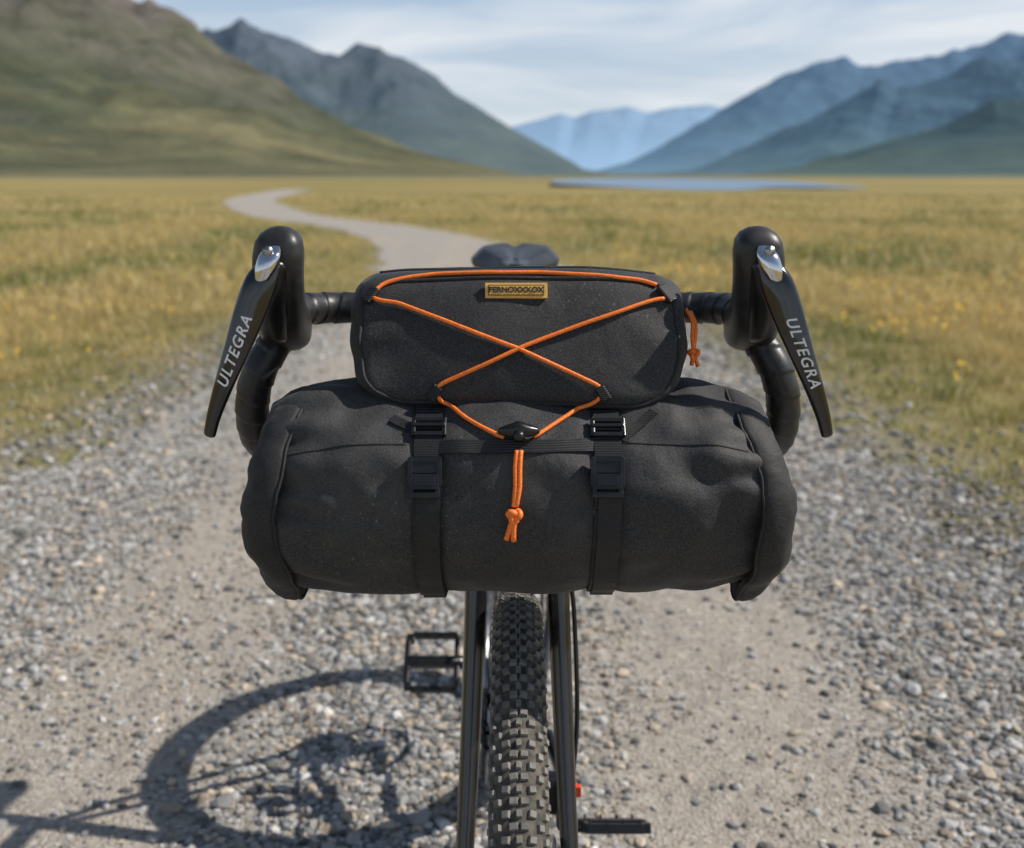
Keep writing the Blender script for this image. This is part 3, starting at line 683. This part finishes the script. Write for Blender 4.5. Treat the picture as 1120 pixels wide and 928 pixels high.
flat_strip('cross_strap',[(-.064,35),(-.02,34.5),(.02,35),(.062,37)],.0056,M_web,roll,.001)
flat_strip('side_tension_a',[(-.066,40),(-.105,52)],.004,M_web,roll,.0008)
flat_strip('side_tension_b',[(.084,40),(.112,56)],.004,M_web,roll,.0008)
def seam(name,pts,r=.0009):
    P_=[]
    for i in range(len(pts)-1):
        for q in range(20): t=q/20; P_.append(surf(pts[i][0]*(1-t)+pts[i+1][0]*t,math.radians(pts[i][1]*(1-t)+pts[i+1][1]*t),.0001))
    tube(name,P_,r,M_trim,roll,6)
seam('seam_upper_a',[(-.190,33),(-.15,36),(-.088,37)]); seam('seam_upper_b',[(.088,38),(.15,37),(.190,34)])
# ================================================================ POUCH
pouch=empty('handlebar_pouch',(XO,0,0))
PH=V((.1530,.072,.062)); PR=.019; PC=V((0,.957,.9445))
def pdef(p,wr=1):
    x,y,z=p; w=z/PH.z; fr=(PH.y-y)/(2*PH.y); ux=abs(x)/PH.x
    x*=1-.060*max(0,w)**2-.17*max(0,-w-.25)**1.6+ (.0 if fr<.5 else -.070*(fr-.5)*2)
    y2=y+(.43*z)*(fr)
    bulge=(1-(x/PH.x)**2)*(1-w*w)
    if y<0: y2-=.015*max(0,bulge)**.8
    z2=z+.006*(1-ux**2)*(1 if z>0 else .4)*abs(w) -.012*max(0,w)*fr
    z2-=.022*max(0,w)*(1-fr)
    if z<0: z2+=.010*max(0,ux-.75)/.25*abs(w)
    q=V((x*8,z*11,y*10))
    nn=noise.noise(q)*.0058+noise.noise(q*2.1+V((3,1,7)))*.0024
    nn+=.0018*math.sin(z*150+ux*9+3*noise.noise(q))*max(0,ux-.62)/.38
    nn+=.0016*math.sin((abs(x)*.7+z)*130)*max(0,-w)*max(0,ux-.3)
    n_=V((x/PH.x*.4,y/PH.y,w*.5))
    return V((x,y2,z2))+n_*nn*wr+PC
def rbox(h,r,nx,ny,nz):
    vs=[];fs=[];key={}
    def add(p):
        k=tuple(round(c,5) for c in p)
        if k not in key:
            key[k]=len(vs); c=V([max(-(h[i]-r),min(h[i]-r,p[i])) for i in range(3)]); d=V(p)-c
            vs.append(c+d.normalized()*r if d.length>1e-9 else V(p))
        return key[k]
    for ax_,(na,nb) in ((0,(ny,nz)),(1,(nx,nz)),(2,(nx,ny))):
        o=[i for i in range(3) if i!=ax_]
        for s in (-1,1):
            g=[[None]*(nb+1) for _ in range(na+1)]
            for i in range(na+1):
                for j in range(nb+1):
                    p=[0,0,0]; p[ax_]=s*h[ax_]; p[o[0]]=h[o[0]]*(2*i/na-1); p[o[1]]=h[o[1]]*(2*j/nb-1); g[i][j]=add(p)
            for i in range(na):
                for j in range(nb): fs.append((g[i][j],g[i+1][j],g[i+1][j+1],g[i][j+1]))
    return vs,fs
v0,f0=rbox(PH,PR,150,60,70)
pb=mk('pouch_body',[pdef(v) for v in v0],f0,M_fab2,pouch); pbv=bvh_of(pb)
def prect(y,ins):
    pts=[];hx=PH.x-ins;hz=PH.z-ins;r=.022
    for cx,cz,a0 in ((hx-r,hz-r,0),(-hx+r,hz-r,90),(-hx+r,-hz+r,180),(hx-r,-hz+r,270)):
        for k in range(9): a=math.radians(a0+k*11.25); pts.append((cx+r*math.cos(a),y,cz+r*math.sin(a)))
    out=[]
    for i in range(len(pts)):
        a=V(pts[i]); b=V(pts[(i+1)%len(pts)]); m=max(1,int((b-a).length/.006))
        for k in range(m): out.append(a.lerp(b,k/m))
    return out
def piping(name,y,ins,r,off):
    out=[]
    for p in prect(y,ins):
        q=pdef(p); h=pbv.find_nearest(q); out.append(h[0]+h[1]*off)
    tube(name,out,r,M_trim,pouch,8,closed=True)
piping('front_piping',-PH.y+.003,.009,.0019,.0003)
piping('rear_piping',PH.y-.030,0,.0016,0)
zp=[]
for i in range(60):
    x=-.135+.27*i/59; q=pdef(V((x,-.018,PH.z))); zp.append(pbv.find_nearest(q)[0]+V((0,0,.0002)))
tube('zip',zp,.0018,M_trim,pouch,6)
def onface(x,z,off):
    best=None
    for bvh in (pbv,bv):
        h=bvh.ray_cast(V((x,.5,z)),V((0,1,0)))
        if h[0] and (best is None or h[0].y<best[0].y): best=h
    if best is None or best[0].y>.95:
        h=pbv.find_nearest(V((x,.905,z))); return h[0]+h[1]*off,h[1]
    nrm=best[1] if best[1].y<0 else -best[1]
    return best[0]+nrm*off,nrm
def cord(name,pts,r=.0019,sag=0,smooth=3,parent=None):
    P_=[]
    for i in range(len(pts)-1):
        L_=math.hypot(pts[i+1][0]-pts[i][0],pts[i+1][1]-pts[i][1]); m=max(2,int(L_/.003))
        for k in range(m): t=k/m; P_.append(onface(pts[i][0]*(1-t)+pts[i+1][0]*t,pts[i][1]*(1-t)+pts[i+1][1]*t,r*.9)[0])
    P_.append(onface(*pts[-1],r*.9)[0])
    for _ in range(smooth): P_=[P_[0]]+[(P_[i-1]+P_[i]*2+P_[i+1])/4 for i in range(1,len(P_)-1)]+[P_[-1]]
    P_=[p+V((0,-.0012,0)) for p in P_]
    return tube(name,P_,r,M_orange,parent or pouch,10)
cord('cord_top',[(-.124,.978),(-.120,.985),(-.110,.989),(-.095,.992),(-.070,.9945),(-.03,.996),(.02,.996),(.07,.994),(.105,.990),(.118,.986)],.0018)
cord('cord_cross_a',[(-.124,.977),(-.118,.9745),(-.104,.9735),(-.06,.959),(0.0,.938),(.068,.908),(.071,.903),(.066,.897),(.040,.884),(.012,.871)],.0018)
cord('cord_cross_b',[(.124,.976),(.118,.976),(.104,.9725),(.06,.959),(0.003,.9395),(-.066,.909),(-.071,.903),(-.066,.896),(-.042,.883),(-.012,.871)],.0018)
def tab(name,x,z,ang,w=.009,h=.0055):
    p,n_=onface(x,z,.0012); t=V((math.cos(ang),0,math.sin(ang))); t=(t-n_*t.dot(n_)).normalized(); b_=n_.cross(t)
    mx=Matrix.Translation(p)@Matrix((t,b_,n_)).transposed().to_4x4()
    boxes(name,[((0,0,.0012),(w,h,.0028))],M_web,pouch,mx,.0015)
tab('tab_ul',-.1255,.978,1.2,.008,.005); tab('tab_ur',.1255,.979,-1.2,.009,.005)
tab('tab_ll',-.0700,.902,1.0,.007,.0045); tab('tab_lr',.0700,.902,-1.0,.007,.0045)
def patch(name,x,z,parts,mat,off):
    p,n_=onface(x,z,off); n_=V((0,-1,.40)).normalized(); t=V((1,0,0)); b_=n_.cross(t)
    mx=Matrix.Translation(p)@Matrix((t,b_,n_)).transposed().to_4x4()
    return boxes(name,parts,mat,pouch,mx,.0003),mx
_,lm=patch('label',-.002,.9825,[((0,0,.0006),(.0262,.0066,.0018))],M_tan,.0014)
boxes('label_field',[((0,0,.0026),(.0235,.0045,.0003))],M_dark,pouch,lm,0)
boxes('label_inner',[((0,0,.0030),(.0228,.0038,.0003))],M_tan,pouch,lm,0)
c=bpy.data.curves.new('label_lettering','FONT'); c.body='FERNOXXXOX'; c.size=.0068; c.extrude=.0002; c.offset=.0002; c.align_x='CENTER'; c.align_y='CENTER'; c.materials.append(M_dark)
o=link(bpy.data.objects.new('label_lettering',c),pouch); o.matrix_local=lm@Matrix.Translation((0,0,.0036))
mx=frame_at(0,math.radians(41),.004)
loft('cord_lock',[(mx@V((-.015,0,.003)),(0,1,0),.003,(0,0,1),.003),(mx@V((-.008,0,.004)),(0,1,0),.0055,(0,0,1),.005),(mx@V((0,.001,.005)),(0,1,0),.0065,(0,0,1),.006),(mx@V((.008,0,.004)),(0,1,0),.0055,(0,0,1),.005),(mx@V((.015,0,.003)),(0,1,0),.003,(0,0,1),.003)],M_plastic,pouch,20,2.6)
tube('lock_button',[mx@V((0,-.003,.006)),mx@V((0,-.010,.006))],[.0050,.0045],M_plastic,pouch,16)
cord('cord_tail_a',[(-.0015,.862),(-.003,.850),(-.0025,.835),(-.004,.820)],.0019)
cord('cord_tail_b',[(.0020,.862),(.0008,.850),(.0010,.835),(-.002,.820)],.0019)
kp,_n=onface(-.0035,.813,.0045)
def knot(name,c0,r,R,par):
    pts=[]
    for i in range(60):
        t=i/60*2*math.pi; pts.append(c0+V(((math.sin(t)+2*math.sin(2*t))*R*.42,-math.sin(3*t)*R*.42,(math.cos(t)-2*math.cos(2*t))*R*.42)))
    tube(name,pts,r,M_orange,par,10,closed=True)
knot('cord_knot',kp,.0026,.0040,pouch)
cord('cord_end_a',[(-.005,.810),(-.0085,.798),(-.010,.793)],.0022); cord('cord_end_b',[(-.003,.810),(-.0045,.800),(-.004,.792)],.0022)
tubes('zip_pull_cord',[(catmull([(.146,.915,.965),(.1505,.905,.955),(.1500,.900,.942),(.1515,.900,.932)],6),.0017),(catmull([(.150,.915,.963),(.1535,.907,.953),(.1530,.902,.942),(.1520,.900,.932)],6),.0017)],M_orange,pouch,8)
knot('zip_pull_knot',V((.1520,.900,.928)),.0018,.0034,pouch)
tubes('zip_pull_ends',[([V((.1520,.900,.927)),V((.1500,.899,.918))],.0018),([V((.1525,.900,.927)),V((.1560,.899,.917))],.0018)],M_orange,pouch,8)
bpy.context.view_layer.update()
print('done')
